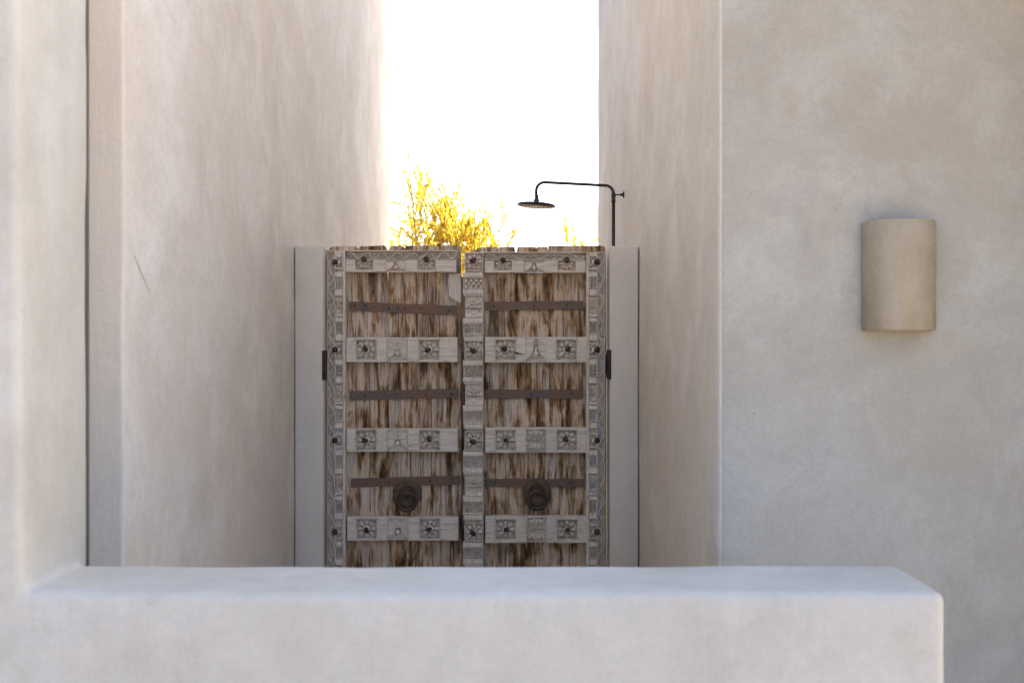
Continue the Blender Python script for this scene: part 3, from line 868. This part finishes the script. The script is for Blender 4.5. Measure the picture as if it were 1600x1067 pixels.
# ------------------------------------------------------------------ shower
YW = XR*F/175; SW = F/YW
def XW(px): return (px-800)/SW
def ZW(py): return EYE+(533-py)/SW
rx = XW(958.5); org = (rx, YW, 0)
root = thing('shower', org, 'black exposed shower with rain head on a bent arm above the carved doors', 'shower')
q = MB(); q.tube([(rx, YW, .62), (rx, YW, ZW(314))], 2.7/SW, 12); q.build('riser_pipe', MAT['black'], root, org)
hx = XW(837.5); r_ = 13/SW; za = ZW(289.5)
pts = [(rx, YW, ZW(316)), (rx, YW, za-r_)]
pts += [(rx-r_+r_*math.cos(a), YW, za-r_+r_*math.sin(a)) for a in [math.pi/2*i/8 for i in range(1, 9)]]
zl = ZW(287.0); yl = YW-.05
pts += [(hx+r_-r_*math.sin(a), yl, zl-r_+r_*math.cos(a)) for a in [math.pi/2*i/8 for i in range(0, 9)]]
pts += [(hx, yl, ZW(312))]
q = MB(); q.tube(pts, 2.35/SW, 12); q.build('arm', MAT['black'], root, org)
q = MB()
q.lathe([(3.5/SW, 0), (3.5/SW, 3/SW), (3.1/SW, 3.4/SW), (3.1/SW, 8/SW), (3.6/SW, 8.4/SW), (3.6/SW, 11/SW), (2.6/SW, 12/SW)], (rx, YW, ZW(316)), 16)
q.build('collar', MAT['black'], root, org)
q = MB()
zb = ZW(304)
q.tube([(rx, YW, zb), (XR-.012, YW, zb)], 1.1/SW, 8)
q.lathe([(2.4/SW, -.016), (2.4/SW, -.005)], (XR, YW, zb), 14, 'x'); q.lathe([(5.2/SW, -.005), (5.2/SW, .004)], (XR, YW, zb), 18, 'x')
q.lathe([(3.3/SW, -3/SW), (3.3/SW, 3/SW)], (rx, YW, zb), 14)
q.build('wall_bracket', MAT['black'], root, org)
q = MB()
q.lathe([(29.5/SW, -.0035), (30/SW, 0), (29/SW, .0035), (14/SW, .009), (5/SW, .012), (4.2/SW, .018), (4.2/SW, .026), (2.8/SW, .028), (2.8/SW, .045)], (0, 0, 0), 40)
hd = q.build('shower_head', MAT['black'], root, (0, 0, 0), (hx-org[0], yl-YW, ZW(322.5)-.0))
hd.rotation_euler = (RAD(-2), RAD(3.6), 0)
nz = MB()
for rr_, k in ((6, 6), (12, 12), (18, 18), (24, 24)):
    for i in range(k):
        t = 2*math.pi*i/k; nz.box(rr_/SW*math.cos(t)-.0018, rr_/SW*math.cos(t)+.0018, rr_/SW*math.sin(t)-.0018, rr_/SW*math.sin(t)+.0018, -.0055, -.003)
no = nz.build('nozzles', MAT['dark'], hd); no['kind'] = 'stuff'
q = MB(); q.tube([(rx, YW, .98), (XR-.002, YW, .98)], .012, 12); q.lathe([(.026, -.05), (.026, .05)], (rx, YW, .98), 20)
q.tube([(rx-.005, YW, .98), (rx-.09, YW, .98)], .009, 10); q.lathe([(.028, -.012), (.028, .002)], (XR, YW, .98), 20, 'x')
q.build('valve', MAT['black'], root, org)

# ------------------------------------------------------------------ shrubs beyond the passage
def shrub(name, base, tips, label, seed, leaf_len=.044, nleaf=34, spread=.5, fill=None):
    """stems rising from base to tips (x, y, z), side twigs, small upright leaves"""
    rr = random.Random(seed); root = thing(name, base, label, 'shrub', 'shrubs beyond the passage')
    bx, by, bz = base; st = MB(); lf = MB()
    def leaf(p, d, L):
        d = d.normalized(); s_ = d.cross(Vector((rr.uniform(-1, 1), rr.uniform(-1, 1), rr.uniform(-.6, .6)))).normalized()
        nn = d.cross(s_).normalized(); wv = L*.25
        pts = [p, p+d*L*.35+s_*wv+nn*L*.05, p+d*L*.75+s_*wv*.75+nn*L*.05, p+d*L, p+d*L*.75-s_*wv*.75+nn*L*.05, p+d*L*.35-s_*wv+nn*L*.05, p+d*L*.5-nn*L*.03]
        lf.add(pts, [(0,1,6),(1,2,6),(2,3,6),(3,4,6),(4,5,6),(5,0,6)])
    def twig(a, b, r0, k, dens, lf_from=.0):
        n = 7; mid = (a+b)/2+Vector((rr.uniform(-1, 1), rr.uniform(-1, 1), 0))*(b-a).length*.10
        pts = []
        for i in range(n):
            t = i/(n-1); pts.append(a*(1-t)**2+mid*2*t*(1-t)+b*t*t)
        st.tube(pts, [r0*(1-.75*i/(n-1)) for i in range(n)], 5)
        for i in range(k):
            t = lf_from+(1-lf_from)*(i+rr.random())/k; j = min(n-2, int(t*(n-1))); u = t*(n-1)-j
            p = pts[j].lerp(pts[j+1], u); ax = (pts[j+1]-pts[j]).normalized()
            d = ax*rr.uniform(.6, 1.3)+Vector((rr.uniform(-1, 1), rr.uniform(-1, 1), rr.uniform(-.2, .8)))*.6
            leaf(p, d, leaf_len*rr.uniform(.6, 1.25))
        leaf(b, b-mid, leaf_len)
        return pts
    for (tx, ty, tz, den) in tips:
        tip = Vector((tx, ty, tz)); a = Vector((bx+rr.uniform(-.12, .12)+(tx-bx)*.12, by+rr.uniform(-.12, .12), bz))
        m1 = a.lerp(tip, .55)+Vector((-(tx-bx)*.12, 0, .05))
        st.tube([a, a.lerp(m1, .5), m1], [.017, .014, .011], 6)
        pts = twig(m1, tip, .010, int(nleaf*1.6*den), den, .15)
        for i in range(int(7*den)):
            t = rr.uniform(.05, .85); j = int(t*6); p = pts[j].lerp(pts[min(6, j+1)], t*6-j)
            L = (tip-m1).length*rr.uniform(.16, .34)*(1.1-t*.6)
            d = Vector((rr.uniform(-1, 1), rr.uniform(-1, 1), rr.uniform(.25, 1.2))).normalized()
            twig(p, p+d*L, .005, int(nleaf*.55), den)
    if fill:
        for (fx_, fz_, rxx, rzz, cnt) in fill:
            for i in range(cnt):
                u = rr.gauss(0, .5); v_ = rr.gauss(0, .5); w_ = rr.gauss(0, .5)
                p = Vector((fx_+u*rxx, by+w_*.4, fz_+v_*rzz))
                d = Vector((rr.uniform(-.5, .5), rr.uniform(-.5, .5), rr.uniform(.3, 1))).normalized()
                twig(p, p+d*rr.uniform(.12, .26), .004, int(nleaf*.5), 1)
    st.build('trunk', MAT['bark'], root, base)
    c_ = lf.build('crown', MAT['leaf'], root, base); c_['kind'] = 'stuff'
    return root
YB = 12.6*K; SB = F/YB
def XB(px): return (px-800)/SB
def ZB_(py): return EYE+(533-py)/SB
tips = [(637,249,1.5),(645,270,1.1),(662,268,1.2),(676,279,.8),(632,313,.7),(640,330,.8),(690,300,.8),(718,297,1.0),(724,318,.8),(703,318,1.0),
        (733,330,1),(744,345,1),(754,352,1),(768,338,.7),(758,358,1),(690,340,1.2),(672,345,1.1),(655,350,1),(712,350,1.2),(735,362,1.2),(640,375,.9),(648,362,.7)]
T = []
rr0 = random.Random(5)
for a, b, d in tips: T.append((XB(a), YB+rr0.uniform(-.35, .35), ZB_(b-6), d))
shrub('shrub', (XB(705), YB, 0), T, 'big golden leafy shrub glowing above the split door leaf', 4,
      fill=[(XB(718), ZB_(385), .36, .18, 110), (XB(690), ZB_(345), .16, .2, 22), (XB(665), ZB_(318), .08, .22, 12), (XB(715), ZB_(440), .36, .3, 50)])
shrub('shrub', (XB(608), YB+.5, 0), [(XB(618), YB+.5, ZB_(352), .9), (XB(608), YB+.4, ZB_(364), 1.0), (XB(627), YB+.6, ZB_(360), .8)],
      'small golden shrub just showing beside the glowing wall end', 8, leaf_len=.06, nleaf=16)
shrub('shrub', (XB(905), YB+.3, 0), [(XB(886), YB+.3, ZB_(345), 1.0), (XB(897), YB+.2, ZB_(360), 1.2), (XB(936), YB+.4, ZB_(374), 1.0)],
      'sparse golden shrub tips peeking over the door leaf below the shower head', 12, leaf_len=.07, nleaf=18)
